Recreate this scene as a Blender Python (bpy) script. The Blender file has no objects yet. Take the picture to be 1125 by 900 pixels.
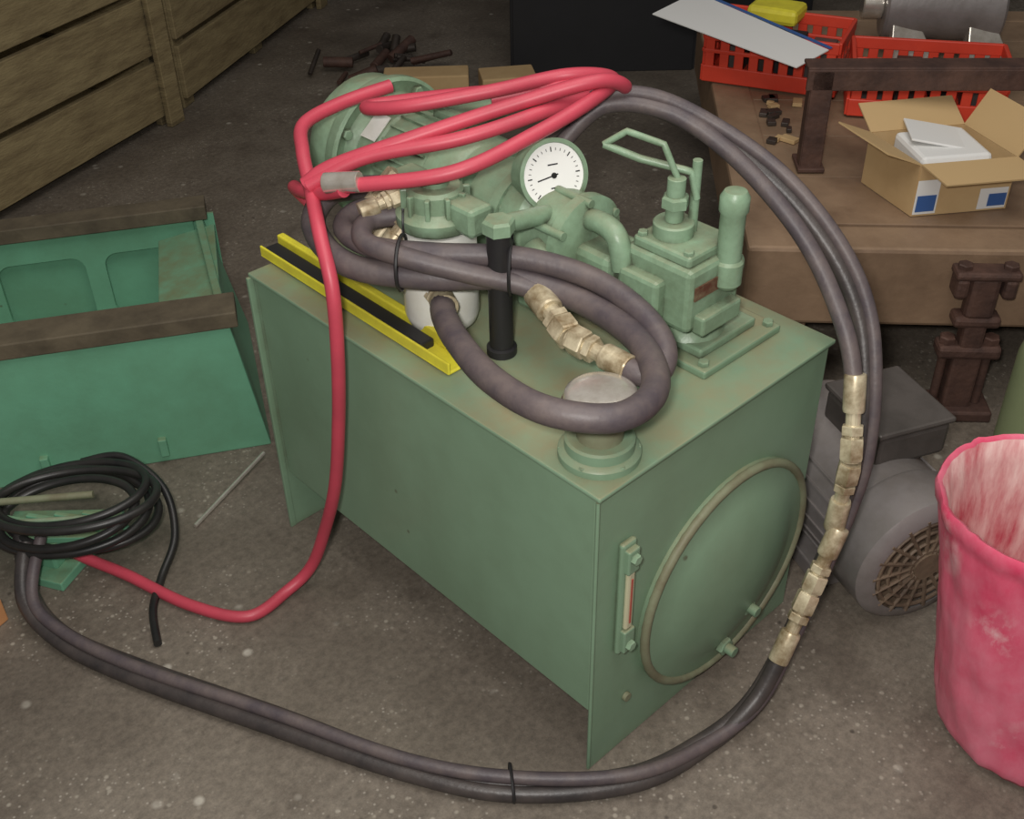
import bpy, bmesh, math, random
from mathutils import Vector, Matrix, noise
random.seed(4)
S=bpy.context.scene
COL=S.collection
V=Vector
# ------------------------------------------------------------------ materials
def lin(c):
    return tuple((x/255/12.92) if x/255<=0.04045 else ((x/255+0.055)/1.055)**2.4 for x in c)+(1,)
def mat(name,col,rough=.5,metal=0,col2=None,scale=6,amt=.5,dust=None,dustamt=.5,bump=.0,bscale=60,stretch=(1,1,1),spec=.5,spots=None,sscale=30,sth=.12,coat=0,detail=6,grime=None,gdist=.03,gamt=.8):
    m=bpy.data.materials.new(name);m.use_nodes=True
    nt=m.node_tree;N=nt.nodes;Lk=nt.links;b=N['Principled BSDF']
    b.inputs['Roughness'].default_value=rough;b.inputs['Metallic'].default_value=metal
    b.inputs['Specular IOR Level'].default_value=spec
    b.inputs['Coat Weight'].default_value=coat
    tc=N.new('ShaderNodeTexCoord');mp=N.new('ShaderNodeMapping');mp.inputs['Scale'].default_value=stretch
    Lk.new(tc.outputs['Object'],mp.inputs[0])
    rgb=N.new('ShaderNodeRGB');rgb.outputs[0].default_value=lin(col);cur=rgb.outputs[0]
    def mix(cur,c,fac):
        x=N.new('ShaderNodeMix');x.data_type='RGBA';Lk.new(fac,x.inputs[0]);Lk.new(cur,x.inputs[6]);x.inputs[7].default_value=lin(c);return x.outputs[2]
    def ns(sc,lo,hi,mx,det=detail):
        n=N.new('ShaderNodeTexNoise');n.inputs['Scale'].default_value=sc;n.inputs['Detail'].default_value=det;n.inputs['Roughness'].default_value=.65
        Lk.new(mp.outputs[0],n.inputs['Vector'])
        r=N.new('ShaderNodeMapRange');r.inputs[1].default_value=lo;r.inputs[2].default_value=hi;r.inputs[4].default_value=mx
        Lk.new(n.outputs[0],r.inputs[0]);return r.outputs[0]
    if col2 is not None: cur=mix(cur,col2,ns(scale,.38,.66,amt))
    if spots is not None:
        n=N.new('ShaderNodeTexVoronoi');n.inputs['Scale'].default_value=sscale;Lk.new(mp.outputs[0],n.inputs['Vector'])
        r=N.new('ShaderNodeMapRange');r.inputs[1].default_value=sth;r.inputs[2].default_value=sth*.5;Lk.new(n.outputs['Distance'],r.inputs[0])
        n2=ns(3.1,.55,.62,.8);mm=N.new('ShaderNodeMath');mm.operation='MULTIPLY';Lk.new(r.outputs[0],mm.inputs[0]);Lk.new(n2,mm.inputs[1])
        cur=mix(cur,spots,mm.outputs[0])
    if dust is not None:
        g=N.new('ShaderNodeNewGeometry');s=N.new('ShaderNodeSeparateXYZ');Lk.new(g.outputs['Normal'],s.inputs[0])
        r=N.new('ShaderNodeMapRange');r.inputs[1].default_value=.35;r.inputs[2].default_value=.95;r.inputs[4].default_value=dustamt
        Lk.new(s.outputs[2],r.inputs[0])
        n2=ns(scale*1.7,.3,.65,1);mm=N.new('ShaderNodeMath');mm.operation='MULTIPLY';Lk.new(r.outputs[0],mm.inputs[0]);Lk.new(n2,mm.inputs[1])
        cur=mix(cur,dust,mm.outputs[0])
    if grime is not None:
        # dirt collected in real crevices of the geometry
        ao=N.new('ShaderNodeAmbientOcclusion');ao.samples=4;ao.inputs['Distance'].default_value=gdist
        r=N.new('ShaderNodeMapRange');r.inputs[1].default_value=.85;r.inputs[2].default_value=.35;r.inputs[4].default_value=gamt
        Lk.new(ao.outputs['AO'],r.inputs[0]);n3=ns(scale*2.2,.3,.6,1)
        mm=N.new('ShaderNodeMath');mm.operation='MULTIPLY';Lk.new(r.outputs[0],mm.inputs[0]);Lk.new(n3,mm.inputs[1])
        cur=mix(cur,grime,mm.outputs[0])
    Lk.new(cur,b.inputs['Base Color'])
    if bump:
        n=N.new('ShaderNodeTexNoise');n.inputs['Scale'].default_value=bscale;n.inputs['Detail'].default_value=5;Lk.new(mp.outputs[0],n.inputs['Vector'])
        bp=N.new('ShaderNodeBump');bp.inputs['Strength'].default_value=bump;bp.inputs['Distance'].default_value=.01
        Lk.new(n.outputs[0],bp.inputs['Height']);Lk.new(bp.outputs[0],b.inputs['Normal'])
    return m
M={}
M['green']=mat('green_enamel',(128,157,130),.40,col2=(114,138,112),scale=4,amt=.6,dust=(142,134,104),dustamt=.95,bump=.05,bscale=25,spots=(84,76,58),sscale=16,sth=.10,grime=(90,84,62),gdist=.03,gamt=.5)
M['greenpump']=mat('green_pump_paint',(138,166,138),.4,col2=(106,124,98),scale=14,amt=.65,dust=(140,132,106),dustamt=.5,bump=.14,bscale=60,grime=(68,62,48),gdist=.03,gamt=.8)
M['framegreen']=mat('sea_green_paint',(112,172,140),.45,col2=(98,144,114),scale=5,amt=.6,dust=(118,118,84),dustamt=.8,bump=.05,spots=(86,90,66),sscale=18,sth=.1)
M['gasket']=mat('dirty_gasket',(128,132,106),.6,col2=(108,98,76),scale=14,amt=.8)
M['black']=mat('black_plastic',(36,35,36),.5)
M['rubber']=mat('black_rubber_hose',(52,48,48),.42,col2=(88,79,75),scale=9,amt=.6,bump=.08,bscale=120)
M['rubber2']=mat('grey_rubber_hose',(78,70,74),.5,col2=(110,98,94),scale=14,amt=.75,bump=.08,bscale=120)
M['cable']=mat('black_cable',(32,32,32),.4,col2=(60,56,52),scale=12,amt=.4)
M['red']=mat('red_rubber_hose',(200,72,90),.45,col2=(172,64,78),scale=8,amt=.6)
M['white']=mat('white_filter_paint',(232,232,226),.3,col2=(196,190,172),scale=9,amt=.4)
M['brass']=mat('brass_fitting',(214,202,172),.36,metal=.3,col2=(118,94,60),scale=24,amt=.85)
M['steel']=mat('plated_steel',(222,216,206),.24,metal=.65,col2=(150,134,112),scale=30,amt=.4)
M['yellow']=mat('yellow_paint',(232,222,62),.5,col2=(178,162,60),scale=10,amt=.5)
M['face']=mat('gauge_dial_white',(240,240,236),.4)
M['ink']=mat('gauge_ink',(25,25,25),.5)
M['plate']=mat('name_plate',(92,52,40),.4,col2=(150,140,110),scale=60,amt=.5)
M['glass']=mat('sight_glass',(196,192,160),.12,coat=.6)
M['redrim']=mat('red_lamp',(170,80,70),.4)
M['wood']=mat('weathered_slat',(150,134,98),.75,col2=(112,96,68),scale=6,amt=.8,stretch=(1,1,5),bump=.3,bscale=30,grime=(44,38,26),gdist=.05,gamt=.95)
M['bench']=mat('oily_bench_timber',(144,118,94),.6,col2=(100,78,60),scale=4,amt=.7,bump=.25,bscale=20,dust=(164,138,112),dustamt=.6)
M['cap']=mat('old_rim_timber',(100,90,72),.75,col2=(64,56,44),scale=8,amt=.8,bump=.3,bscale=25)
M['rust']=mat('rusty_iron',(96,70,60),.65,col2=(60,44,40),scale=12,amt=.8,bump=.3,bscale=50,metal=.2)
M['card']=mat('cardboard',(202,172,126),.8,col2=(178,144,100),scale=6,amt=.5)
M['cardin']=mat('cardboard_inside',(196,166,120),.85)
M['paper']=mat('white_paper',(232,232,230),.7)
M['blue']=mat('blue_print',(60,98,160),.5)
M['redpl']=mat('red_plastic',(222,72,50),.4,col2=(186,54,40),scale=7,amt=.4)
M['grey']=mat('grey_motor_paint',(150,144,143),.32,metal=.35,col2=(112,105,100),scale=8,amt=.6,dust=(130,122,110),dustamt=.3,bump=.06)
M['dkgrey']=mat('dark_grey_metal',(96,90,86),.5,metal=.3,col2=(66,62,58),scale=10,amt=.6)
M['vent']=mat('rusty_vent',(122,104,86),.6,col2=(76,62,52),scale=16,amt=.8,bump=.2)
M['pink']=mat('pink_paint_smeared',(222,66,104),.40,col2=(236,150,168),scale=5,amt=.75,bump=.6,bscale=8,spots=(248,226,226),sscale=7,sth=.42,stretch=(1,1,.6),detail=10)
M['pinkin']=mat('pink_bucket_inside',(240,210,204),.6,col2=(192,76,92),scale=18,amt=1.0,stretch=(1,1,.22))
M['olive']=mat('olive_green_paint',(130,140,104),.45,col2=(106,116,84),scale=5,amt=.5)
M['dark']=mat('dark_bin_plastic',(30,30,33),.6,col2=(20,20,22),scale=4,amt=.5)
M['junk']=mat('scrap_metal',(80,72,66),.5,metal=.4,col2=(46,38,34),scale=8,amt=.7)
M['orange']=mat('orange_wood',(196,140,92),.7,col2=(156,108,72),scale=8,amt=.6)
# floor
def floor_mat():
    m=bpy.data.materials.new('oily_concrete');m.use_nodes=True;nt=m.node_tree;N=nt.nodes;Lk=nt.links;b=N['Principled BSDF']
    tc=N.new('ShaderNodeTexCoord')
    def nz(sc,det,ro=.6):
        n=N.new('ShaderNodeTexNoise');n.inputs['Scale'].default_value=sc;n.inputs['Detail'].default_value=det;n.inputs['Roughness'].default_value=ro;Lk.new(tc.outputs['Object'],n.inputs['Vector']);return n.outputs[0]
    def ramp(f,stops):
        r=N.new('ShaderNodeValToRGB');e=r.color_ramp.elements
        e[0].position=stops[0][0];e[0].color=lin(stops[0][1]);e[1].position=stops[-1][0];e[1].color=lin(stops[-1][1])
        for p,c in stops[1:-1]:
            q=e.new(p);q.color=lin(c)
        Lk.new(f,r.inputs[0]);return r.outputs[0]
    base=ramp(nz(1.6,9,.65),[(.3,(94,84,74)),(.48,(120,110,98)),(.7,(144,134,121))])
    fine=ramp(nz(60,8,.8),[(.36,(130,130,130)),(.62,(255,255,255))])
    mx=N.new('ShaderNodeMix');mx.data_type='RGBA';mx.blend_type='MULTIPLY';mx.inputs[0].default_value=.55;Lk.new(base,mx.inputs[6]);Lk.new(fine,mx.inputs[7])
    st=N.new('ShaderNodeMapRange');st.inputs[1].default_value=.53;st.inputs[2].default_value=.66;st.inputs[4].default_value=.5;Lk.new(nz(2.6,10,.75),st.inputs[0])
    m2=N.new('ShaderNodeMix');m2.data_type='RGBA';Lk.new(st.outputs[0],m2.inputs[0]);Lk.new(mx.outputs[2],m2.inputs[6]);m2.inputs[7].default_value=lin((68,57,49))
    cur=m2.outputs[2]
    for sc,th,g0,am,colr in ((13,.16,.49,.75,(190,184,172)),(34,.19,.48,.6,(174,166,152)),(70,.22,.46,.5,(180,172,160)),(21,.13,.50,.7,(50,42,36))):
        mp=N.new('ShaderNodeMapping');mp.inputs['Location'].default_value=(sc,th*7,0);Lk.new(tc.outputs['Object'],mp.inputs[0])
        vo=N.new('ShaderNodeTexVoronoi');vo.inputs['Scale'].default_value=sc;Lk.new(mp.outputs[0],vo.inputs['Vector'])
        sp=N.new('ShaderNodeMapRange');sp.inputs[1].default_value=th;sp.inputs[2].default_value=th*.45;Lk.new(vo.outputs['Distance'],sp.inputs[0])
        gt=N.new('ShaderNodeMapRange');gt.inputs[1].default_value=g0;gt.inputs[2].default_value=g0+.1;gt.inputs[4].default_value=am;Lk.new(nz(4.7 if sc<20 else 3.2,3),gt.inputs[0])
        mm=N.new('ShaderNodeMath');mm.operation='MULTIPLY';Lk.new(sp.outputs[0],mm.inputs[0]);Lk.new(gt.outputs[0],mm.inputs[1])
        m3=N.new('ShaderNodeMix');m3.data_type='RGBA';Lk.new(mm.outputs[0],m3.inputs[0]);Lk.new(cur,m3.inputs[6]);m3.inputs[7].default_value=lin(colr);cur=m3.outputs[2]
    Lk.new(cur,b.inputs['Base Color']);b.inputs['Roughness'].default_value=.6
    bp=N.new('ShaderNodeBump');bp.inputs['Strength'].default_value=.3;bp.inputs['Distance'].default_value=.01;Lk.new(nz(40,8,.75),bp.inputs['Height']);Lk.new(bp.outputs[0],b.inputs['Normal'])
    return m
M['floor']=floor_mat()
M['wall']=mat('grimy_wall',(70,66,60),.85,col2=(50,46,42),scale=2,amt=.7)
# ------------------------------------------------------------------ geometry helpers
def empty(name,loc=(0,0,0)):
    e=bpy.data.objects.new(name,None);COL.objects.link(e);e.location=loc;e.empty_display_size=.05;return e
def finish(name,bm,m,parent,smooth=True,bevel=0,ang=40,solid=0):
    bmesh.ops.recalc_face_normals(bm,faces=bm.faces)
    me=bpy.data.meshes.new(name);bm.to_mesh(me);bm.free()
    ms=m if isinstance(m,(list,tuple)) else [m]
    for k in ms: me.materials.append(M[k])
    if smooth:
        for p in me.polygons:p.use_smooth=True
        me.set_sharp_from_angle(angle=math.radians(ang))
    o=bpy.data.objects.new(name,me);COL.objects.link(o)
    if parent: 
        o.parent=parent;o.matrix_parent_inverse=Matrix.Translation(parent.location).inverted()
    if solid:
        s=o.modifiers.new('s','SOLIDIFY');s.thickness=solid;s.offset=0
    if bevel:
        b=o.modifiers.new('b','BEVEL');b.width=bevel;b.segments=2;b.limit_method='ANGLE';b.harden_normals=False
    return o
def box(name,c,s,m,parent=None,rz=0,bevel=.003,rot=None):
    bm=bmesh.new();bmesh.ops.create_cube(bm,size=1)
    R=(rot.to_4x4() if rot is not None else Matrix.Rotation(rz,4,'Z'))
    bmesh.ops.transform(bm,matrix=Matrix.Translation(c)@R@Matrix.Diagonal((*s,1)),verts=bm.verts)
    return finish(name,bm,m,parent,smooth=False,bevel=bevel)
def frame(ax):
    ax=V(ax).normalized();t=V((0,0,1)) if abs(ax.z)<.9 else V((1,0,0))
    x=t.cross(ax).normalized();y=ax.cross(x);return Matrix((x,y,ax)).transposed()
def lathe(name,o,ax,prof,m,parent=None,seg=40,mats=None,ang=35):
    """prof: list (radius, height along axis)"""
    bm=bmesh.new();Fm=frame(ax);o=V(o);rings=[]
    for r,h in prof:
        if r<1e-6: rings.append([bm.verts.new(o+Fm@V((0,0,h)))])
        else: rings.append([bm.verts.new(o+Fm@V((r*math.cos(2*math.pi*i/seg),r*math.sin(2*math.pi*i/seg),h))) for i in range(seg)])
    for k in range(len(rings)-1):
        a,b=rings[k],rings[k+1]
        for i in range(seg):
            j=(i+1)%seg
            if len(a)==1 and len(b)==1: continue
            if len(a)==1:f=bm.faces.new((a[0],b[i],b[j]))
            elif len(b)==1:f=bm.faces.new((a[i],a[j],b[0]))
            else:f=bm.faces.new((a[i],a[j],b[j],b[i]))
            if mats:f.material_index=mats[k]
    return finish(name,bm,m,parent,ang=ang)
def cyl(name,p0,p1,r,m,parent=None,seg=28,r2=None,ch=.08):
    p0=V(p0);p1=V(p1);L=(p1-p0).length;r2=r if r2 is None else r2;c=min(r*ch,L*.2)
    return lathe(name,p0,p1-p0,[(0,0),(r-c,0),(r,c),(r2,L-c),(r2-c,L),(0,L)],m,parent,seg)
def catmull(pts,n=10,closed=False):
    P=[V(p) for p in pts];out=[]
    m=len(P)
    for i in range(m-1 if not closed else m):
        if closed: a,b,c,d=P[(i-1)%m],P[i],P[(i+1)%m],P[(i+2)%m]
        else: a,b,c,d=P[max(i-1,0)],P[i],P[i+1],P[min(i+2,m-1)]
        for k in range(n):
            t=k/n;out.append(.5*((2*b)+(c-a)*t+(2*a-5*b+4*c-d)*t*t+(3*b-a-3*c+d)*t**3))
    if not closed: out.append(P[-1])
    return out
def sweepbm(bm,path,r,seg=12,closed=False,mi=0):
    n=len(path);prev=None;rings=[]
    for i,p in enumerate(path):
        if closed:t=(path[(i+1)%n]-path[i-1]).normalized()
        else:t=(path[min(i+1,n-1)]-path[max(i-1,0)]).normalized()
        if prev is None:
            u=t.orthogonal().normalized()
        else:
            u=(prev-t*prev.dot(t)).normalized()
        prev=u;w=t.cross(u)
        rr=r(i/n) if callable(r) else r
        rings.append([bm.verts.new(p+u*rr*math.cos(2*math.pi*k/seg)+w*rr*math.sin(2*math.pi*k/seg)) for k in range(seg)])
    for i in range(n if closed else n-1):
        a=rings[i];b=rings[(i+1)%n]
        for k in range(seg):
            f=bm.faces.new((a[k],a[(k+1)%seg],b[(k+1)%seg],b[k]));f.material_index=mi
    if not closed:
        bm.faces.new(rings[0]);bm.faces.new(rings[-1][::-1])
def hose(name,lists,r,m,parent=None,seg=14,n=10,closed=False):
    bm=bmesh.new()
    for pts in lists: sweepbm(bm,catmull(pts,n,closed),r,seg,closed)
    return finish(name,bm,m,parent,ang=60)
def poly(name,vs,fs,m,parent=None,solid=0,bevel=0,smooth=False):
    bm=bmesh.new();b=[bm.verts.new(v) for v in vs]
    for f in fs:bm.faces.new([b[i] for i in f])
    return finish(name,bm,m,parent,smooth=smooth,solid=solid,bevel=bevel)
def hexnut(name,c,ax,r,h,m,parent):
    return lathe(name,c,ax,[(0,0),(r,0),(r,h*.8),(r*.85,h),(0,h)],m,parent,seg=6,ang=20)
def fitting(name,p0,p1,r,parent,m='brass'):
    """crimped hose end: long ferrule, slim stem with hex, swivel nut"""
    p0=V(p0);p1=V(p1);L=(p1-p0).length;Fm=frame(p1-p0)
    def pt(pr,seg,n_,mm=m):
        bm=bmesh.new();rings=[]
        for rr,h in pr: rings.append([bm.verts.new(p0+Fm@V((rr*r*math.cos(2*math.pi*i/seg),rr*r*math.sin(2*math.pi*i/seg),h*L))) for i in range(seg)])
        for k in range(len(rings)-1):
            for i in range(seg): bm.faces.new((rings[k][i],rings[k][(i+1)%seg],rings[k+1][(i+1)%seg],rings[k+1][i]))
        bm.faces.new(rings[0]);bm.faces.new(rings[-1])
        return finish(n_,bm,mm,parent,ang=22)
    pt([(1.08,0),(1.14,.02),(1.14,.40),(1.05,.43)],20,name+'_ferrule')
    pt([(.78,.42),(.78,.72)],16,name+'_stem')
    pt([(1.12,.58),(1.2,.59),(1.2,.68),(1.12,.69)],6,name+'_hex')
    pt([(1.22,.72),(1.3,.74),(1.3,.95),(1.2,.98)],6,name+'_swivel_nut')
    pt([(1.0,.97),(1.0,1.0)],16,name+'_thread')
# ------------------------------------------------------------------ room
box('floor',(1.5,1.5,-.05),(12,12,.1),'floor',bevel=0)
box('wall_back',(1.5,7.55,1.6),(12,.1,3.2),'wall',bevel=0)
box('wall_right',(7.55,1.5,1.6),(.1,12,3.2),'wall',bevel=0)
# ------------------------------------------------------------------ hydraulic power unit
W,L,H=.5875,.9097,.65
zb=.157
U=empty('hydraulic_power_unit',(W/2,L/2,0))
t=.006
bm=bmesh.new()
vs=[(0.002,t,zb),(W-.002,t,zb),(W-.002,L-t,zb),(0.002,L-t,zb),(0.002,t,H-.004),(W-.002,t,H-.004),(W-.002,L-t,H-.004),(0.002,L-t,H-.004)]
b=[bm.verts.new(v) for v in vs]
for f in [(0,1,2,3),(4,5,6,7),(0,1,5,4),(1,2,6,5),(2,3,7,6),(3,0,4,7)]:bm.faces.new([b[i] for i in f])
finish('tank_body',bm,'green',U,smooth=False,bevel=.003)
box('end_plate_front',(W/2,t/2,(H-.004)/2),(W,t,H-.004),'green',U,bevel=.002)
box('end_plate_rear',(W/2,L+t/2,(H-.004)/2),(W,t,H-.004),'green',U,bevel=.002)
box('end_plate_rear_lip',(-.006,L+.002,(H-.004)/2),(.014,.008,H-.004),'green',U,bevel=.002)
box('tank_lid',(W/2,L/2,H-.001),(W+.012,L+.016,.009),'green',U,bevel=.003)
hose('weld_seam',[[(0.0,0,.012),(0.0,0,.3),(0.0,0,.64)]],.0035,'green',U,seg=8)
cc=V((.345,0,.262))
lathe('cleanout_cover',cc,(0,-1,0),[(.232,0),(.232,.010),(.222,.014),(.20,.013),(.17,.024),(.12,.036),(.06,.042),(0,.044)],'green',U,seg=72,ang=30)
ring=[cc+V((.226*math.cos(a),-.012,.226*math.sin(a))) for a in [2*math.pi*i/48 for i in range(48)]]
bm=bmesh.new();sweepbm(bm,ring,.0085,10,True);finish('cover_seal_ring',bm,'gasket',U,ang=80)
for i,(x,z) in enumerate([(.345,.08),(.405,.145)]):
    cyl('cover_stud_%d'%i,(x,-.014,z),(x,-.052,z),.011,'green',U,seg=14)
    hexnut('cover_nut_%d'%i,(x,-.022,z),(0,-1,0),.019,.012,'greenpump',U)
# sight level gauge
lx=.066
box('level_gauge_back',(lx,-.006,.400),(.034,.012,.25),'green',U,bevel=.005)
box('level_gauge_glass',(lx,-.014,.400),(.017,.010,.13),'glass',U,bevel=.004)
box('level_gauge_guard_top',(lx,-.014,.490),(.026,.016,.05),'green',U)
box('level_gauge_guard_bottom',(lx,-.014,.309),(.026,.016,.05),'green',U)
box('level_gauge_thermometer',(lx,-.0195,.400),(.003,.002,.10),'redrim',U,bevel=0)
for z in (.497,.300): hexnut('level_gauge_nut_%d'%(z*1000),(lx,-.022,z),(0,-1,0),.010,.008,'greenpump',U)
cyl('drain_plug',(.09,0,.13),(.09,-.008,.13),.009,'gasket',U,seg=12)
# filler with chrome cap
fx,fy=.072,.066
lathe('filler_neck',(fx,fy,H+.003),(0,0,1),[(.064,0),(.064,.012),(.060,.016),(.054,.018),(.054,.034),(.05,.037),(0,.037)],'green',U,seg=40)
lathe('filler_strainer',(fx,fy,H+.035),(0,0,1),[(.036,0),(.036,.06),(0,.06)],'gasket',U)
lathe('filler_cap',(fx,fy,H+.080),(0,0,1),[(.03,0),(.048,.002),(.056,.006),(.057,.030),(.054,.038),(.047,.043),(.03,.046),(0,.047)],'steel',U,seg=48)
for i in range(9):
    a=i*2*math.pi/9
    box('filler_cap_vent_%d'%i,(fx+.0572*math.cos(a),fy+.0572*math.sin(a),H+.098),(.003,.016,.012),'rust',U,rz=a,bevel=0)
for i in range(6):
    a=i*math.pi/3+.3
    hexnut('filler_bolt_%d'%i,(fx+.058*math.cos(a),fy+.058*math.sin(a),H+.013),(0,0,1),.006,.006,'greenpump',U)
# yellow/black rail lying on lid
box('yellow_rail_base',(.075,.665,H+.008),(.062,.57,.006),'yellow',U,rz=-.01)
box('yellow_rail_web',(.047,.665,H+.018),(.005,.57,.022),'yellow',U,rz=-.01)
box('yellow_rail_black_insert',(.066,.70,H+.018),(.030,.48,.018),'black',U,rz=-.01)
box('yellow_rail_outer',(.094,.68,H+.024),(.016,.54,.026),'yellow',U,rz=-.01)
# spin-on filter
qx,qy=.145,.515
lathe('filter_canister',(qx,qy,H+.006),(0,0,1),[(0,0),(.03,0),(.052,.004),(.062,.014),(.066,.03),(.066,.170),(.062,.178),(.062,.194),(0,.194)],'white',U,seg=44)
lathe('filter_head',(qx,qy,H+.205),(0,0,1),[(0,0),(.064,0),(.068,.006),(.068,.022),(.058,.028),(.050,.034),(.048,.062),(.042,.068),(.024,.070),(.024,.078),(0,.078)],'greenpump',U,seg=44)
for i in range(10):
    a=i*math.pi/5
    box('filter_head_rib_%d'%i,(qx+.052*math.cos(a),qy+.052*math.sin(a),H+.248),(.012,.008,.042),'greenpump',U,rz=a,bevel=.002)
box('filter_head_port',(qx+.01,qy-.06,H+.238),(.05,.09,.05),'greenpump',U,bevel=.008)
hexnut('filter_head_plug',(qx,qy,H+.282),(0,0,1),.02,.012,'greenpump',U)
# black return pipe
cyl('return_pipe',(.155,.372,H),(.155,.372,H+.245),.0205,'black',U)
lathe('return_pipe_collar',(.155,.372,H+.003),(0,0,1),[(0,0),(.026,0),(.026,.014),(.0205,.016)],'black',U)
hexnut('return_pipe_nut',(.155,.372,H+.235),(0,0,1),.027,.024,'greenpump',U)
cyl('return_cross_pipe',(.155,.377,H+.244),(.30,.40,H+.205),.016,'greenpump',U)
# electric motor
mx,mz=.33,.808
lathe('motor_flange',(mx,.885,mz),(0,-1,0),[(0,-.02),(.12,-.02),(.146,-.01),(.149,.0),(.149,.016),(.142,.02),(.134,.014),(.12,.012),(.108,.03),(.09,.045),(.085,.045)],'greenpump',U,seg=56)
lathe('motor_housing',(mx,.86,mz),(0,-1,0),[(.09,0),(.110,.01),(.110,.06),(.106,.065),(.106,.19),(.110,.195),(.110,.25),(.102,.27),(.08,.285),(.05,.29),(0,.29)],'greenpump',U,seg=48)
lathe('motor_fan_cowl',(mx,.90,mz),(0,1,0),[(.130,0),(.134,.01),(.134,.06),(.12,.08),(.05,.085),(0,.085)],'greenpump',U,seg=48)
for i in range(24):
    a=2*math.pi*i/24
    rm=Matrix.Rotation(-a,3,'Y')
    c=V((mx,.735,mz))+rm@V((.107,0,0))
    box('motor_fin_%02d'%i,c,(.010,.12,.004),'greenpump',U,rot=rm,bevel=0)
for i in range(8):
    a=2*math.pi*i/8+.2
    hexnut('motor_flange_bolt_%d'%i,(mx+.127*math.cos(a),.872,mz+.127*math.sin(a)),(0,-1,0),.011,.012,'greenpump',U)
box('motor_foot',(mx,.72,H+.03),(.20,.18,.055),'greenpump',U,bevel=.006)
box('motor_terminal_box',(mx+.06,.70,mz+.105),(.10,.11,.05),'greenpump',U,bevel=.01)
# pale rating plate on the motor shell
a=math.radians(128);rm=Matrix.Rotation(-a,3,'Y')
box('motor_rating_label',V((mx,.825,mz))+rm@V((.1112,0,0)),(.003,.04,.055),'white',U,rot=rm,bevel=0)
# bell housing + pump
lathe('bell_housing',(mx,.60,mz),(0,-1,0),[(.06,0),(.105,.01),(.105,.028),(.085,.035),(.078,.09),(.088,.095),(.088,.115),(0,.115)],'greenpump',U,seg=44)
lathe('pump_body',(mx+.005,.49,mz),(0,-1,0),[(.05,0),(.085,.004),(.088,.012),(.088,.05),(.078,.06),(.074,.12),(.082,.125),(.082,.145),(.06,.155),(0,.16)],'greenpump',U,seg=44)
for i in range(6):
    a=2*math.pi*i/6+.5
    cyl('pump_bolt_%d'%i,(mx+.075*math.cos(a),.485,mz+.075*math.sin(a)),(mx+.075*math.cos(a),.335,mz+.075*math.sin(a)),.008,'greenpump',U,seg=12)
box('pump_foot',(mx+.01,.42,H+.05),(.12,.10,.095),'greenpump',U,bevel=.01)
hose('pump_elbow',[[(.335,.36,.85),(.325,.30,.862),(.32,.265,.85),(.32,.25,.80)]],.019,'greenpump',U,seg=16)
cyl('pump_port',(.27,.40,.80),(.235,.33,.77),.030,'greenpump',U)
hexnut('pump_port_nut',(.24,.345,.775),(-.4,-.8,-.3),.036,.02,'greenpump',U)
box('pump_valve_manifold',(.345,.31,.775),(.10,.10,.09),'greenpump',U,bevel=.014)
# valve block on its base
bx,by=.392,.185
box('valve_base_flange',(.44,.17,H+.010),(.21,.19,.016),'green',U,bevel=.004)
box('valve_base_plate',(.435,.175,H+.026),(.15,.14,.018),'greenpump',U,bevel=.004)
for sx in (-1,1):
    for sy in (-1,1):
        hexnut('base_bolt_%d%d'%(sx+1,sy+1),(.44+sx*.088,.17+sy*.078,H+.018),(0,0,1),.01,.009,'greenpump',U)
lathe('valve_pedestal',(bx+.02,by-.01,H+.034),(0,0,1),[(.062,0),(.056,.01),(.044,.02),(.044,.045),(.055,.055),(0,.055)],'greenpump',U)
box('valve_block',(bx,by,.785),(.135,.145,.115),'greenpump',U,bevel=.010)
box('valve_cover',(bx,by,.850),(.115,.12,.022),'greenpump',U,bevel=.006)
box('valve_side_boss',(bx-.075,by+.02,.775),(.03,.085,.075),'greenpump',U,bevel=.008)
box('valve_front_lug',(bx+.0,by-.08,.742),(.10,.025,.035),'greenpump',U,bevel=.005)
box('valve_name_plate',(bx-.02,by-.0735,.800),(.07,.003,.024),'plate',U,bevel=0)
cyl('valve_bonnet',(bx-.01,by+.015,.857),(bx-.01,by+.015,.885),.034,'greenpump',U)
cyl('valve_stem',(bx-.01,by+.015,.885),(bx-.01,by+.015,.96),.015,'greenpump',U)
hexnut('valve_stem_nut',(bx-.01,by+.015,.91),(0,0,1),.023,.02,'greenpump',U)
for sx in (-1,1):
    for sy in (-1,1):
        hexnut('cover_bolt_%d%d'%(sx+1,sy+1),(bx+sx*.046,by+sy*.048,.859),(0,0,1),.009,.009,'greenpump',U)
# upright control cylinder
cyl('control_cylinder_boss',(bx+.03,by-.05,.815),(bx+.035,by-.085,.815),.028,'greenpump',U)
lathe('control_cylinder',(bx+.025,by-.074,.785),(.03,.02,1),[(0,0),(.018,0),(.025,.008),(.025,.045),(.0205,.05),(.0205,.13),(.024,.135),(.024,.158),(.018,.168),(0,.17)],'greenpump',U)
# hand lever: thin bent rod
def rod(name,pts,r):
    bm=bmesh.new();out=[]
    P=[V(p) for p in pts]
    for i in range(len(P)-1):
        for k in range(6): out.append(P[i].lerp(P[i+1],k/6))
    out.append(P[-1]);sweepbm(bm,out,r,10);return finish(name,bm,'greenpump',U,ang=50)
rod('hand_lever',[(.385,.20,.955),(.375,.225,1.01),(.355,.285,1.02),(.335,.315,.995)],.0055)
rod('hand_lever_link',[(.335,.315,.995),(.36,.26,.98),(.405,.19,.965),(.41,.18,.92)],.0065)
cyl('lever_post',(.412,.185,.86),(.412,.185,.985),.008,'greenpump',U)
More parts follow.
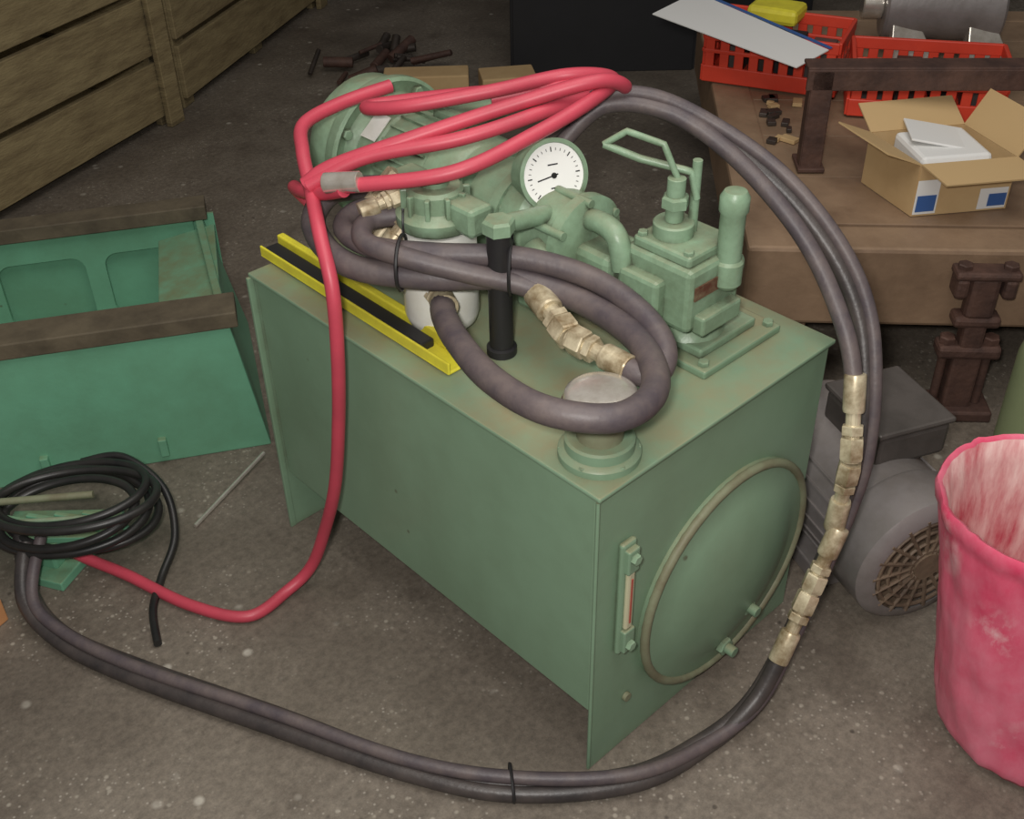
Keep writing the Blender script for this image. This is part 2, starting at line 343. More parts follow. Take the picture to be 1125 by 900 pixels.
# pressure gauge
g=V((.332,.428,.905));gn=V((-.34,-.88,.33)).normalized()
gs=1.16
lathe('gauge_case',g-gn*.046,gn,[(r*gs,h*gs) for r,h in [(0,0),(.045,0),(.052,.006),(.052,.038),(.054,.040),(.054,.048),(.048,.049),(.047,.045)]],'greenpump',U,seg=48)
lathe('gauge_dial',g-gn*.036,gn,[(.047*gs,.0375*gs),(0,.0376*gs)],'face',U,seg=48)
Fg=frame(gn)
bm=bmesh.new()
def quad(bm,c,s,ang):
    c0=g+gn*.0082
    vv=[]
    for dx,dy in((-1,-1),(1,-1),(1,1),(-1,1)):
        x=(c[0]+dx*s[0]/2)*gs;y=(c[1]+dy*s[1]/2)*gs
        xr=x*math.cos(ang)-y*math.sin(ang);yr=x*math.sin(ang)+y*math.cos(ang)
        vv.append(bm.verts.new(c0+Fg@V((xr,yr,0))))
    bm.faces.new(vv)
for i in range(25):
    a=math.radians(-135+i*270/24)
    quad(bm,(0,.038),(.0010 if i%4 else .0018,.004 if i%4 else .007),a)
quad(bm,(0,.010),(.002,.034),math.radians(100));quad(bm,(0,-.018),(.014,.002),0);quad(bm,(0,.016),(.016,.002),0)
finish('gauge_markings',bm,'ink',U,smooth=False)
cyl('gauge_stem',g-gn*.03+V((0,0,-.05)),g-gn*.04+V((.02,.02,-.09)),.011,'brass',U)
cyl('gauge_hub',g+gn*.007,g+gn*.010,.005,'ink',U,seg=16)
# fittings cluster behind the filter
for i,(p,q2) in enumerate([((.09,.62,.80),(.15,.60,.86)),((.065,.56,.81),(.125,.55,.87)),((.10,.66,.83),(.16,.63,.90))]):
    fitting('port_fitting_%d'%i,p,q2,.017,U,'brass')
fitting('port_fitting_top',(.05,.60,.875),(.12,.575,.89),.015,U,'brass')
box('return_manifold',(.175,.60,.86),(.07,.11,.08),'greenpump',U,bevel=.008)
# grey hose loop over the tank
loop=[(.14,.66,.87),(.085,.73,.855),(.02,.70,.825),(.0,.58,.805),(.07,.46,.80),(.165,.36,.80),(.215,.25,.785),(.20,.11,.78),(.12,.005,.785),(.02,-.015,.795),(-.045,.06,.80),(-.04,.18,.79),(0.0,.30,.78),(.055,.40,.76),(.10,.455,.745)]
hose('return_hose_loop',[loop],.0215,'rubber2',U,seg=16)
loop2=[(.15,.60,.85),(.09,.655,.845),(.035,.63,.84),(.035,.55,.835),(.09,.455,.838),(.18,.355,.835),(.235,.25,.82),(.243,.15,.80),(.22,.075,.78),(.18,.045,.765),(.155,.06,.762),(.148,.095,.765)]
hose('pressure_hose_loop',[loop2],.019,'rubber2',U,seg=16)
loop3=[(.12,.56,.86),(.06,.59,.86),(.022,.555,.85),(.045,.48,.84),(.10,.41,.82),(.16,.345,.80),(.182,.31,.79)]
hose('pilot_hose_loop',[loop3],.0175,'rubber2',U,seg=16)
fitting('hose_end_fitting_a',(.182,.315,.785),(.145,.20,.768),.0205,U)
fitting('hose_end_fitting_b',(.150,.08,.765),(.145,.20,.768),.0185,U)
fitting('hose_end_fitting_c',(.080,.425,.752),(.115,.49,.745),.020,U)
for i,(c,n,r) in enumerate([((.05,.495,.822),(.6,-.75,0),.046),((.17,.360,.818),(.6,-.7,0),.044)]):
    Fm=frame(n);pts=[V(c)+Fm@V((r*1.0*math.cos(a),r*math.sin(a),0)) for a in [2*math.pi*k/20 for k in range(20)]]
    bm=bmesh.new();sweepbm(bm,pts,.003,6,True);finish('cable_tie_%d'%i,bm,'black',U)
    hose('cable_tie_tail_%d'%i,[[pts[3],pts[3]+V((.0,.0,.02)),pts[3]+V((.01,.01,.04))]],.002,'black',U,seg=6)
# ------------------------------------------------------------------ black pressure hoses (over the side, along the floor)
HS=empty('hydraulic_hose_bundle',(.2,.2,0))
main=[(.36,.50,.92),(.44,.47,.980),(.52,.40,.985),(.585,.30,.940),(.620,.17,.875),(.630,.05,.785),(.620,-.03,.69),(.584,-.085,.58),(.55,-.115,.46),(.52,-.12,.36),(.475,-.12,.26),(.40,-.125,.14),(.29,-.13,.05),(.17,-.11,.022),(.03,-.065,.02),(-.13,.065,.02),(-.23,.22,.02),(-.34,.48,.02),(-.47,.77,.02),(-.535,.95,.02),(-.54,1.08,.05),(-.49,1.2,.11)]
A=[(.40,.48,.92),(.47,.44,.985),(.545,.36,.975),(.585,.26,.925),(.593,.14,.855),(.592,.05,.78),(.565,-.04,.69),(.54,-.085,.62)]
hose('pressure_hose_inner',[A],.0155,'rubber2',HS)
fitting('pressure_fitting_upper',(.545,-.080,.64),(.503,-.125,.50),.0165,HS)
fitting('pressure_fitting_upper_mate',(.490,-.125,.355),(.503,-.125,.50),.0165,HS)
fitting('pressure_fitting_lower',(.49,-.135,.362),(.43,-.135,.245),.0165,HS)
fitting('pressure_fitting_lower_mate',(.35,-.14,.125),(.43,-.135,.245),.0165,HS)
B=[(.352,-.14,.128),(.29,-.14,.06),(.19,-.125,.022),(.03,-.085,.018),(-.14,.05,.018),(-.25,.22,.018),(-.365,.47,.018),(-.49,.75,.018),(-.55,.93,.02),(-.56,1.06,.05),(-.50,1.15,.11)]
hose('pressure_hose_lower',[B],.0155,'rubber',HS)
hose('pressure_hose_outer',[main],.0155,'rubber',HS)
m2=[(x+.010,y-.010,z+(.016 if z>.1 else .0)) for x,y,z in main[:12]]+[(.30,-.145,.058),(.18,-.125,.03),(.03,-.08,.040),(-.12,.055,.040),(-.235,.22,.038),(-.35,.48,.036),(-.48,.76,.036),(-.54,.94,.04),(-.545,1.05,.06),(-.46,1.15,.12)]
hose('return_hose_outer',[m2],.0125,'rubber2',HS)
Fm=frame((.8,-.6,0))
pts=[V((-.13,.062,.028))+Fm@V((.036*math.cos(a),.026*math.sin(a),0)) for a in [2*math.pi*k/20 for k in range(20)]]
bm=bmesh.new();sweepbm(bm,pts,.003,6,True);finish('bundle_tie',bm,'black',HS)
# ------------------------------------------------------------------ red hose
RH=empty('red_air_hose',(-.05,.6,0))
red1=[(.035,.61,.925),(.15,.475,.955),(.29,.43,.99),(.42,.415,1.02),(.505,.455,1.02),(.48,.54,1.01),(.36,.61,.995),(.25,.70,.975),(.215,.77,.96),(.24,.80,.95),(.31,.74,.96),(.42,.60,.985),(.50,.49,1.0),(.50,.42,1.015),(.43,.42,1.045),(.32,.50,1.015),(.16,.60,.97),(.06,.68,.93),(.02,.71,.90)]
red2=[(.30,.82,.965),(.20,.84,.955),(.11,.83,.945),(.065,.775,.925),(.03,.71,.89),(-.02,.62,.85),(-.045,.565,.78),(-.055,.56,.65),(-.055,.585,.50),(-.06,.62,.33),(-.065,.68,.17),(-.085,.72,.06),(-.14,.735,.018),(-.24,.735,.014),(-.31,.85,.014),(-.36,1.02,.014),(-.41,1.13,.03),(-.47,1.28,.06),(-.55,1.40,.06),(-.62,1.5,.03)]
red3=[(.03,.61,.92),(.03,.68,.89),(.035,.75,.87),(.055,.80,.85),(.09,.80,.80)]
red4=[(.02,.70,.90),(.10,.64,.945),(.22,.53,.975),(.35,.47,1.0),(.46,.47,1.0),(.47,.54,.99),(.37,.62,.975)]
hose('red_hose_coil',[red1,red4],.0125,'red',RH)
hose('red_hose_drop',[red2,red3],.0125,'red',RH)
cyl('red_hose_coupling',(.05,.59,.935),(.018,.645,.925),.0175,'steel',RH,seg=12)
# ------------------------------------------------------------------ sea-green machine frame (left)
FB=empty('green_machine_frame',(-.2,1.6,0))
c0=V((.125,1.195,0));u=V((-.87,.49,0)).normalized();v=V((.49,.87,0)).normalized();ang=math.atan2(u.y,u.x)
Lf,Df,Hf=1.0,.60,.355
def fb(name,a,b,z,s,m,**k):
    c=c0+u*a+v*b;return box(name,(c.x,c.y,z),s,m,FB,rz=ang,**k)
def trap(name,b0_,th,m,top=.045):
    P=[]
    for bb_ in (b0_,b0_+th):
        for a_,z_ in ((0,0),(Lf,0),(Lf,Hf),(top,Hf)):
            q=c0+u*a_+v*bb_;P.append((q.x,q.y,z_))
    return poly(name,P,[(0,1,2,3),(4,5,6,7),(0,1,5,4),(1,2,6,5),(2,3,7,6),(3,0,4,7)],m,FB,bevel=.003)
trap('front_panel',0,.02,'framegreen')
fb('rear_backing',Lf/2+.03,Df+.006,Hf/2,(Lf-.06,.008,Hf-.02),'framegreen',bevel=0)
# rear web plate with rounded lightening windows
bm=bmesh.new()
def P3(a_,z_,b_): 
    q=c0+u*a_+v*b_;return V((q.x,q.y,z_))
wins=[(.14,.36),(.41,.63),(.68,.90)]
z0_,z1_=.09,Hf-.075
n=6
for (a0,a1) in wins:
    rr=.035;loop_=[]
    for cx,cz,st in ((a1-rr,z1_-rr,0),(a0+rr,z1_-rr,1),(a0+rr,z0_+rr,2),(a1-rr,z0_+rr,3)):
        for k in range(n+1):
            a=math.pi/2*(st+k/n);loop_.append((cx+rr*math.cos(a),cz+rr*math.sin(a)))
    m_=(a0+a1)/2;xa,xb=m_-.135,m_+.135
    outer=[]
    for (x,z) in loop_:
        dx=(x-m_)/(a1-a0)*2;dz=(z-(z0_+z1_)/2)/(z1_-z0_)*2;s_=max(abs(dx),abs(dz))
        outer.append((m_+dx/s_*.135,Hf/2+dz/s_*Hf/2))
    for fb_ in (Df-.03,Df-.015):
        A_=[bm.verts.new(P3(x,z,fb_)) for x,z in loop_];B_=[bm.verts.new(P3(x,z,fb_)) for x,z in outer]
        for i in range(len(A_)):
            j=(i+1)%len(A_);bm.faces.new((A_[i],A_[j],B_[j],B_[i]))
        if fb_<Df-.02: A0_=A_
        else:
            for i in range(len(A_)):
                j=(i+1)%len(A_);bm.faces.new((A0_[i],A0_[j],A_[j],A_[i]))
finish('rear_web_plate',bm,'framegreen',FB,smooth=False)
# leaning side panel
P=[]
for da in (0,.02):
    for b_,a_,z_ in ((0.02,0,0),(Df-.02,.02,0),(Df-.02,.09,Hf),(0.02,.045,Hf)):
        q=c0+u*(a_+da)+v*b_;P.append((q.x,q.y,z_))
poly('side_panel',P,[(0,1,2,3),(4,5,6,7),(0,1,5,4),(1,2,6,5),(2,3,7,6),(3,0,4,7)],'framegreen',FB,bevel=.003)
fb('bottom_tray',Lf/2+.03,Df/2,.06,(Lf-.06,Df-.05,.01),'framegreen')
fb('rim_front',Lf/2+.02,.035,Hf+.02,(Lf-.01,.095,.04),'cap')
fb('rim_rear',Lf/2+.05,Df-.02,Hf+.02,(Lf-.05,.07,.04),'cap')
# sloping inner wedge plate
P=[]
for b_ in (.09,Df-.06):
    for a_,z_ in ((.06,Hf-.01),(.21,Hf-.04),(.21,Hf-.065),(.06,Hf-.035)):
        q=c0+u*a_+v*b_;P.append((q.x,q.y,z_))
poly('inner_wedge',P,[(0,1,2,3),(4,5,6,7),(0,1,5,4),(1,2,6,5),(2,3,7,6),(3,0,4,7)],'framegreen',FB,bevel=.003)
for i,a in enumerate((.25,.52)): fb('hook_%d'%i,a,-.006,.05,(.02,.02,.05),'framegreen')
# steel rod on floor
cyl('steel_rod',(-.17,1.06,.006),(.085,1.165,.012),.005,'steel')
# ------------------------------------------------------------------ cable coil on stand
CS=empty('cable_coil_stand',(-.37,1.15,0))
box('stand_base',(-.44,1.17,.012),(.15,.12,.024),'framegreen',CS,rz=.5)
box('stand_column',(-.44,1.18,.05),(.09,.07,.06),'framegreen',CS,rz=.5,bevel=.006)
box('stand_top',(-.41,1.17,.088),(.24,.09,.016),'framegreen',CS,rz=-.75)
cyl('stand_handle',(-.58,1.33,.150),(-.34,1.14,.155),.008,'gasket',CS)
cyl('stand_handle_low',(-.55,1.25,.13),(-.36,1.09,.135),.006,'greenpump',CS)
for i in range(4): box('stand_rib_%d'%i,(-.48+i*.045,1.21-i*.038,.112),(.012,.10,.035),'framegreen',CS,rz=.6)
loops=[]
for k in range(5):
    n=12;rr=.142+.014*math.sin(k*2.1);ph=k*.9
    cx=-.385+.02*math.cos(k*1.9);cy=1.165+.02*math.sin(k*2.7)
    loops.append([(cx+rr*1.1*math.cos(2*math.pi*i/n)*.86-rr*.25*math.sin(2*math.pi*i/n),cy+rr*.95*math.sin(2*math.pi*i/n)-.12*rr*math.cos(2*math.pi*i/n),.106+.014*k+.018*math.sin(2*math.pi*i/n+ph)) for i in range(n)])
hose('coil_loops',loops,.0095,'cable',CS,closed=True)
hose('coil_tail',[[(-.30,1.28,.14),(-.23,1.22,.15),(-.20,1.11,.11),(-.235,1.02,.05),(-.31,.96,.014),(-.37,.89,.012),(-.41,.80,.012)]],.0085,'cable',CS)
box('orange_wood_block',(-.66,1.13,.03),(.10,.12,.06),'orange',rz=.3)
# ------------------------------------------------------------------ slatted crates (back left)
def crate(name,P,d,length,depth,rows,pitch,extra=0):
    d=V((*d,0)).normalized();nrm=V((-d.y,d.x,0));P=V((*P,0));a=math.atan2(d.y,d.x)
    E=empty(name,P);h=rows*pitch
    for r in range(rows):
        z=.03+pitch*(r+.5)
        for side,(dd) in enumerate((0,depth)):
            c=P+d*length/2+nrm*dd
            box('slat_%d_%d'%(side,r),(c.x,c.y,z),(length,.022,pitch-.026),'wood',E,rz=a,bevel=.003)
        for side,l in enumerate((0.012,length-.012)):
            c=P+d*l+nrm*depth/2
            box('end_slat_%d_%d'%(side,r),(c.x,c.y,z),(.022,depth-.03,pitch-.026),'wood',E,rz=a,bevel=.003)
    for l in (.04,length/2,length-.04):
        for dd in (.025,depth-.025):
            c=P+d*l+nrm*dd
            box('post',(c.x,c.y,h/2+.02),(.08,.03,h+.04),'wood',E,rz=a)
    for l in (length-.04,):
        c=P+d*l-nrm*.024
        box('corner_post',(c.x,c.y,h/2+.02),(.08,.026,h+.04),'wood',E,rz=a)
    c=P+d*length/2+nrm*depth/2
    box('crate_bottom',(c.x,c.y,.06),(length-.06,depth-.06,.03),'wood',E,rz=a)
crate('wooden_slat_crate',(-.83,2.42),(.925,.38),2.0,.9,5,.235)
crate('wooden_slat_crate',(1.10,3.24),(.855,.518),1.35,.9,5,.235)
# ------------------------------------------------------------------ timber bench (right)
BN=empty('timber_workbench',(1.6,.6,0))
A0=V((1.085,.525,0));bu=V((.68,-.733,0)).normalized();bv=V((.733,.68,0)).normalized();ba=math.atan2(bu.y,bu.x)
def bb(name,a,b,z,s,m='bench',**k):
    c=A0+bu*a+bv*b;return box(name,(c.x,c.y,z),s,m,BN,rz=ba,**k)
BL,BD=1.9,1.75
bb('front_timber',BL/2,.06,.33,(BL,.12,.21),bevel=.01)
bb('rear_timber',BL/2,BD-.06,.33,(BL,.12,.21),bevel=.01)
bb('left_timber',.05,BD/2,.345,(.12,BD-.2,.18),bevel=.01)
for i in range(6):
    bb('plank_%d'%i,BL/2+.03,.13+.262*(i+.5),.415,(BL-.1,.259,.035),bevel=.002)
for i,(a,b_) in enumerate([(.12,.14),(1.75,.14),(.12,1.6),(1.75,1.6),(.95,1.6)]):
    bb('leg_%d'%i,a,b_,.115,(.12,.12,.23),bevel=.006)
# rusty clamp on the bench front
RC=empty('rusty_rail_clamp',(1.36,.15,0))
rc0=V((1.45,.118,0))
def rc(name,x,z,s,**k):
    c=rc0+bu*x;return box(name,(c.x-.02,c.y-.02,z),s,'rust',RC,rz=ba,**k)
rc('clamp_jaw_top',0,.400,(.15,.06,.022),bevel=.008)
rc('clamp_jaw_left',-.055,.368,(.032,.06,.055),bevel=.01)
rc('clamp_jaw_right',.055,.368,(.032,.06,.055),bevel=.01)
rc('clamp_body',0,.34,(.07,.05,.12),bevel=.014)
rc('clamp_shoulder',0,.275,(.11,.055,.03),bevel=.01)
rc('clamp_waist',0,.235,(.055,.05,.08),bevel=.01)
rc('clamp_ledge',0,.19,(.15,.06,.035),bevel=.01)
rc('clamp_web',0,.10,(.07,.05,.17),bevel=.008)
rc('clamp_foot',0,.015,(.17,.10,.03),bevel=.006)
for s_ in (-1,1):
    c=rc0+V((-.02,-.02,0))+bu*s_*.052
    cyl('clamp_rod_%d'%(s_+1),(c.x,c.y,.03),(c.x,c.y,.19),.011,'rust',RC)
    hexnut('clamp_nut_%d'%(s_+1),(c.x,c.y,.208),(0,0,1),.02,.018,'rust',RC)
    hexnut('clamp_jaw_nut_%d'%(s_+1),(c.x,c.y,.411),(0,0,1),.018,.013,'rust',RC)
# cardboard box on bench
CB=empty('cardboard_box',(1.6,.36,.44))
zt=.435;hb=.135
p=[V((1.49,.34,0)),V((1.69,.20,0)),V((1.78,.39,0)),V((1.57,.53,0))]
cen=sum(p,V())/4
for i in range(4):
    a_=p[i];b_=p[(i+1)%4]
    poly('box_wall_%d'%i,[(a_.x,a_.y,zt),(b_.x,b_.y,zt),(b_.x,b_.y,zt+hb),(a_.x,a_.y,zt+hb)],[(0,1,2,3)],'card',CB,solid=.004)
    n_=((a_+b_)/2-cen).normalized()
    up=[-.01,.09,.05,.035][i];ou=[.10,.05,.07,.09][i]
    k1=a_+n_*ou;k2=b_+n_*ou
    poly('box_flap_%d'%i,[(a_.x,a_.y,zt+hb),(b_.x,b_.y,zt+hb),(k2.x,k2.y,zt+hb+up),(k1.x,k1.y,zt+hb+up)],[(0,1,2,3)],'cardin',CB,solid=.004)
poly('box_bottom',[(q.x,q.y,zt+.003) for q in p],[(0,1,2,3)],'card',CB)
def lerp(a,b,t):return a+(b-a)*t
box('box_contents',(cen.x,cen.y,zt+hb*.55),(.17,.18,hb*.98),'paper',CB,rz=.95,bevel=.012)
box('box_packing_sheet',(cen.x+.02,cen.y+.03,zt+hb*1.08),(.13,.15,.006),'paper',CB,bevel=.002,rot=Matrix.Rotation(.7,3,'Z')@Matrix.Rotation(.15,3,'X'))
def label(name,a,b,t0,t1,z0,z1,m,k=.0035):
    n_=V(((b-a).y,-(b-a).x,0)).normalized()*k
    q0=lerp(a,b,t0)+n_;q1=lerp(a,b,t1)+n_
    poly(name,[(q0.x,q0.y,z0),(q1.x,q1.y,z0),(q1.x,q1.y,z1),(q0.x,q0.y,z1)],[(0,1,2,3)],m,CB)
label('box_label',p[0],p[1],.0,.24,zt+.005,zt+.095,'paper');label('box_label_right',p[0],p[1],.68,.98,zt+.005,zt+.06,'paper')
label('box_print_left',p[0],p[1],.02,.22,zt+.012,zt+.055,'blue',.005);label('box_print_right',p[0],p[1],.78,.97,zt+.012,zt+.045,'blue',.005)
# red plastic baskets
def basket(r0,r1,rw,parts):
    r0=V((*r0,0));rd=V((*r1,0))-r0;rl=rd.length;rd.normalize();rn=V((-rd.y,rd.x,0));ra=math.atan2(rd.y,rd.x)
    cc_=r0+rd*rl/2+rn*rw/2
    RB=empty('red_plastic_basket',(cc_.x,cc_.y,.44))
    def rb(name,a,b_,z,s,m='redpl'):
        c=r0+rd*a+rn*b_;box(name,(c.x,c.y,z),s,m,RB,rz=ra,bevel=.003)
    rb('bottom',rl/2,rw/2,.445,(rl,rw,.012))
    for zc,hh in ((.465,.05),(.585,.035),(.535,.012)):
        rb('rim_a',rl/2,0,zc,(rl,.012,hh));rb('rim_b',rl/2,rw,zc,(rl,.012,hh));rb('rim_c',0,rw/2,zc,(.012,rw,hh));rb('rim_d',rl,rw/2,zc,(.012,rw,hh))
    nn=int(rl/.042);ne=int(rw/.042)
    for i in range(nn):
        rb('bar_f',.02+i*(rl-.04)/(nn-1),0,.52,(.028,.010,.14));rb('bar_r',.02+i*(rl-.04)/(nn-1),rw,.52,(.028,.010,.14))
    for i in range(ne):
        rb('bar_s',0,.02+i*(rw-.04)/(ne-1),.52,(.010,.024,.14));rb('bar_t',rl,.02+i*(rw-.04)/(ne-1),.52,(.010,.024,.14))
    for i in range(parts):
        rb('basket_part',.07+i*(rl-.14)/max(parts-1,1),rw/2+.02*math.sin(i*2.3),.50+.012*(i%3),(.07,.12,.10),['dkgrey','junk','dark'][i%3])
    return RB
RB1=basket((1.83,1.27),(1.985,.90),.24,4)
basket((1.905,.80),(2.14,.45),.20,4)
box('yellow_packet',(2.09,1.20,.605),(.12,.16,.05),'yellow',RB1,rz=.3,bevel=.015)
# paper sheet
PS=empty('paper_sheet',(1.85,1.15,.65))
poly('sheet',[(1.71,.86,.615),(1.77,1.43,.62),(2.00,1.45,.63),(1.86,.86,.625)],[(0,1,2,3)],'paper',PS,solid=.003)
poly('sheet_blue_edge',[(1.865,.86,.628),(2.00,1.45,.633),(2.012,1.45,.633),(1.877,.86,.628)],[(0,1,2,3)],'blue',PS,solid=.003)
# rusty angle-iron frame
AF=empty('rusty_angle_iron_frame',(1.7,.5,.44))
f0=V((1.52,.68,0));fd=V((.43,-.44,0)).normalized();fa=math.atan2(fd.y,fd.x);fn=V((-fd.y,fd.x,0))
def af(name,a,b_,z,s):
    c=f0+fd*a+fn*b_;box(name,(c.x,c.y,z),s,'rust',AF,rz=fa,bevel=.003)
af('leg_a',.02,0,.57,(.055,.012,.27));af('leg_a_flange',-.004,.02,.57,(.012,.045,.27))
af('leg_b',.80,0,.57,(.055,.012,.27))
af('top_rail_web',.40,0,.68,(.84,.012,.055));af('top_rail_flange',.40,.03,.708,(.84,.07,.010))
af('leg_a_foot',.02,.03,.442,(.07,.10,.012));af('leg_b_foot',.80,.03,.442,(.07,.10,.012))
# grey motor unit at the back of bench
GM=empty('grey_geared_motor',(2.5,.85,.44))
cyl('housing',(2.40,1.02,.60),(2.62,.74,.60),.105,'grey',GM,seg=36)
cyl('shaft_end',(2.36,1.07,.60),(2.40,1.02,.60),.05,'steel',GM)
for k,(x,y) in enumerate([(2.42,.98),(2.56,.80)]):
    bm=bmesh.new()
    b=[bm.verts.new(q) for q in [(x-.12,y-.08,.435),(x+.0,y-.18,.435),(x-.02,y-.07,.60),(x-.07,y-.03,.60),(x-.06,y-.02,.435),(x+.06,y-.12,.435),(x+.02,y-.04,.60),(x-.03,y+.0,.60)]]
    for f in [(0,1,2,3),(4,5,6,7),(0,1,5,4),(1,2,6,5),(2,3,7,6),(3,0,4,7)]:bm.faces.new([b[i] for i in f])
    finish('foot_%d'%k,bm,'steel',GM,smooth=False,bevel=.004)
# scraps on bench
SC=empty('metal_scraps',(1.5,.95,.44))
for i in range(14):
    a_=.14+random.random()*.16;b_=.58+random.random()*.36;c=A0+bu*a_*.8+bv*b_
    box('scrap_%d'%i,(c.x,c.y,.440),(.02+random.random()*.03,.012+random.random()*.02,.012),'junk' if i%3 else 'card',SC,rz=random.random()*3,bevel=.002)
# ------------------------------------------------------------------ grey motor on floor (right of tank)
GE=empty('grey_electric_motor',(.9,0,0))
k_=1.22
fc=V((.735,-.210,.152));ax=V((.40,.915,0)).normalized()
sc=lambda P:[(r*k_,h*k_) for r,h in P]
lathe('fan_cowl',fc,ax,sc([(.095,0),(.112,.004),(.122,.014),(.124,.09),(.118,.10)]),'grey',GE,seg=56)
lathe('stator_body',fc+ax*.09*k_,ax,sc([(.118,0),(.118,.01),(.114,.02),(.114,.24),(.12,.25),(.12,.275),(.09,.29),(.04,.31),(.02,.312),(.02,.36),(0,.36)]),'grey',GE,seg=56)
lathe('fan_backplate',fc+ax*.03,ax,[(0,0),(.112*k_,0)],'vent',GE,seg=40)
sx=V((0,0,1)).cross(ax).normalized()
bm=bmesh.new()
for r in (.03,.05,.07,.088):
    pp=[fc+ax*.004+(sx*r*math.cos(a)+V((0,0,1))*r*math.sin(a))*k_ for a in [2*math.pi*k/36 for k in range(36)]]
    sweepbm(bm,pp,.0045,6,True)
for k in range(18):
    a=2*math.pi*k/18;dv=(sx*math.cos(a)+V((0,0,1))*math.sin(a))*k_
    sweepbm(bm,[fc+ax*.005+dv*.02,fc+ax*.003+dv*.06,fc+ax*.004+dv*.10],.005,6)
finish('fan_grille',bm,'vent',GE)
lathe('grille_hub',fc+ax*-.003,ax,[(0,0),(.03,0),(.03,.008)],'vent',GE,seg=24)
for i in range(26):
    a=math.pi*2*i/26;dv=sx*math.cos(a)+V((0,0,1))*math.sin(a)
    if dv.z>.8 or dv.z<-.8: continue
    rm=Matrix((dv,ax,dv.cross(ax))).transposed()
    box('stator_fin_%d'%i,fc+ax*.25+dv*.138,(.010,.24,.004),'grey',GE,rot=rm,bevel=0)
tb=fc+ax*.26+V((.045,-.02,.160));tr=math.atan2(ax.y,ax.x)-math.pi/2
box('terminal_box',tb,(.17,.19,.08),'dkgrey',GE,rz=tr,bevel=.012)
box('terminal_box_lid',tb+V((0,0,.046)),(.18,.20,.014),'dkgrey',GE,rz=tr,bevel=.006)
for s_ in (-1,1):
    q=fc+ax*.25+sx*s_*.105;box('motor_foot_%d'%(s_+1),(q.x,q.y,.02),(.06,.22,.04),'grey',GE,rz=tr,bevel=.004)
# ------------------------------------------------------------------ pink bucket
PB=empty('pink_bucket',(.66,-.49,0))
bm=bmesh.new();seg=96;rings=[]
b0=V((.662,-.494,.004));t0=V((.600,-.420,.54));axb=(t0-b0);
def ringat(t,r):
    c=b0+axb*t;o=[]
    for i in range(seg):
        a=2*math.pi*i/seg
        wob=1+.022*noise.noise(V((math.cos(a)*2,math.sin(a)*2,t*5)))+.026*noise.noise(V((math.cos(a)*6,math.sin(a)*6,t*5)))+.016*noise.noise(V((math.cos(a)*14,math.sin(a)*14,t*10)))
        o.append(bm.verts.new(c+V((math.cos(a),math.sin(a),0))*r*wob))
    return o
prof=[(0,0.12,0),(.0,.154,0),(.03,.163,0)]+[(.06+.03*k,.164+.002*k/28,0) for k in range(29)]+[(.92,.166,0),(.94,.171,0),(.985,.172,0),(1.0,.168,0),(.99,.160,1),(.9,.154,1),(.75,.153,1),(.6,.152,1),(.3,.150,1),(.05,.146,1)]
rings=[ringat(t_,r_) for t_,r_,_ in prof]
for k in range(len(rings)-1):
    for i in range(seg):
        f=bm.faces.new((rings[k][i],rings[k][(i+1)%seg],rings[k+1][(i+1)%seg],rings[k+1][i]));f.material_index=1 if prof[k][2] else 0
f=bm.faces.new(rings[-1]);f.material_index=1
bm.faces.new(rings[0][::-1])
finish('bucket_shell',bm,['pink','pinkin'],PB,ang=60)
# olive gas cylinder at right
lathe('olive_gas_cylinder',(1.215,-.200,0),(0,0,1),[(0,0),(.09,0),(.10,.01),(.10,.40),(.09,.44),(.06,.47),(.03,.48),(.03,.51),(0,.51)],'olive',seg=40)
# ------------------------------------------------------------------ dark clutter at the back
box('timber_beam',(1.86,2.66,.05),(.34,.12,.10),'card',rz=-.72,bevel=.006)
box('timber_beam',(2.10,2.44,.045),(.22,.14,.09),'card',rz=-.60,bevel=.006)
def bin_(name,c,s,rz,h):
    E=empty(name,(c[0],c[1],0));w,d=s
    R=Matrix.Rotation(rz,3,'Z')
    for i,(dx,dy,sx_,sy_) in enumerate([(-w/2,0,.02,d),(w/2,0,.02,d),(0,-d/2,w,.02),(0,d/2,w,.02)]):
        q=V((c[0],c[1],h/2))+R@V((dx,dy,0));box('bin_wall_%d'%i,q,(sx_,sy_,h),'dark',E,rz=rz)
        q=V((c[0],c[1],h))+R@V((dx*1.03,dy*1.03,0));box('bin_rim_%d'%i,q,(sx_+.03,sy_+.03,.03),'dark',E,rz=rz)
    box('bin_base',(c[0],c[1],.02),(w,d,.03),'dark',E,rz=rz)
bin_('black_storage_bin',(2.72,2.52),(.75,.5),-.75,.55)
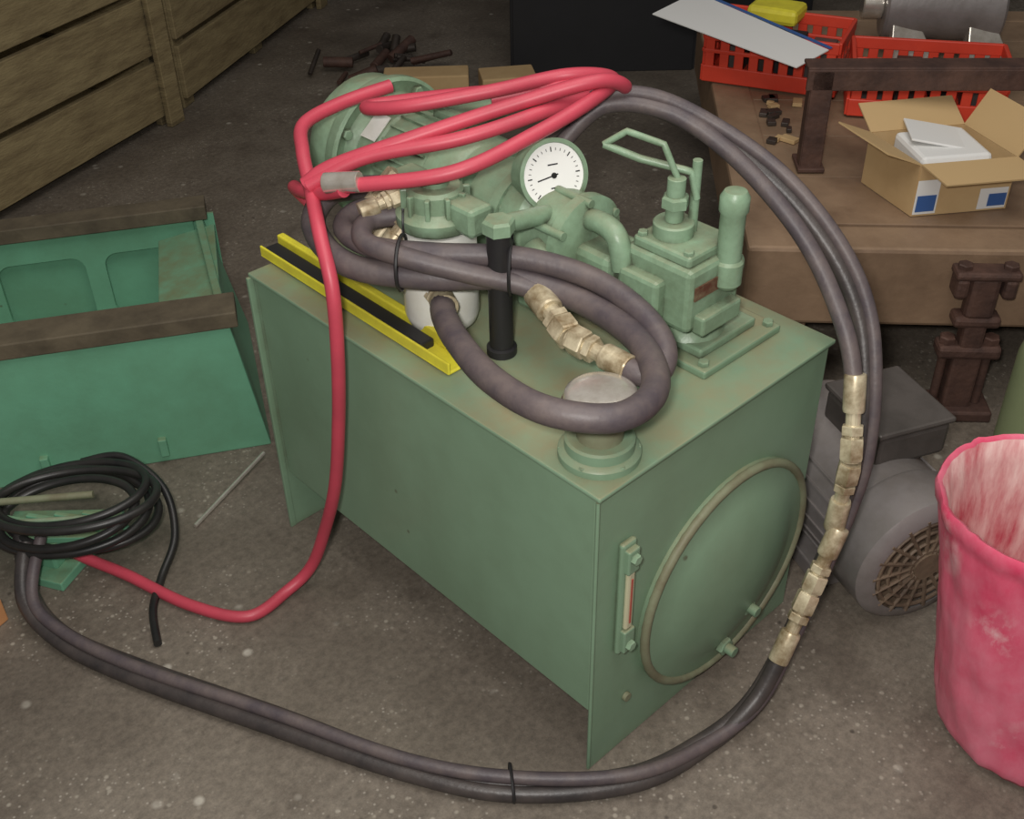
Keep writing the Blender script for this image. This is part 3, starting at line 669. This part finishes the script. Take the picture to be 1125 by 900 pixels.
bin_('black_storage_bin',(3.0,3.75),(.7,.5),-.5,.4)
bin_('black_storage_bin',(3.65,2.5),(.6,.5),-.7,.5)
SJ=empty('scrap_pile',(1.95,3.1,0))
for i in range(22):
    x=1.60+random.random()*.45;y=2.88+random.random()*.28;a=random.random()*1.6-.9;l=.06+random.random()*.12
    cyl('pipe_%d'%i,(x,y,.02+random.random()*.04),(x+l*math.cos(a),y+l*math.sin(a),.02+random.random()*.06),.008+random.random()*.014,'junk' if i%3 else 'rust',SJ,seg=12)
# ------------------------------------------------------------------ lights
def look(o,tgt):
    o.rotation_euler=(V(tgt)-o.location).to_track_quat('-Z','Y').to_euler()
l=bpy.data.lights.new('camera_flash','POINT');l.energy=118;l.shadow_soft_size=.06;l.color=(1,.97,.93);o=bpy.data.objects.new('camera_flash',l);COL.objects.link(o);o.location=(-1.02,-.80,1.86)
l=bpy.data.lights.new('ceiling_lamp','AREA');l.energy=48;l.size=2.2;l.color=(1,.96,.90);o=bpy.data.objects.new('ceiling_lamp',l);COL.objects.link(o);o.location=(.1,-.1,3.2);look(o,(.2,.1,0))
w=bpy.data.worlds.new('World');S.world=w;w.use_nodes=True;bg=w.node_tree.nodes['Background'];bg.inputs[0].default_value=(.9,.87,.84,1);bg.inputs[1].default_value=.13
# ------------------------------------------------------------------ camera
yaw,pt,ro=.7459,.6436,-.0208
Fv=V((math.sin(yaw)*math.cos(pt),math.cos(yaw)*math.cos(pt),-math.sin(pt)));Rv=V((math.cos(yaw),-math.sin(yaw),0));Uv=Rv.cross(Fv)
R2=Rv*math.cos(ro)+Uv*math.sin(ro);U2=R2.cross(Fv)
cd=bpy.data.cameras.new('camera');cd.sensor_fit='HORIZONTAL';cd.sensor_width=36;cd.lens=1255.3*36/1125;cd.clip_start=.05
c=bpy.data.objects.new('camera',cd);COL.objects.link(c);S.camera=c
mw=Matrix((R2,U2,-Fv)).transposed().to_4x4();mw.translation=V((-.9401,-.8358,1.7528));c.matrix_world=mw
S.view_settings.view_transform='Standard'
S.view_settings.exposure=0
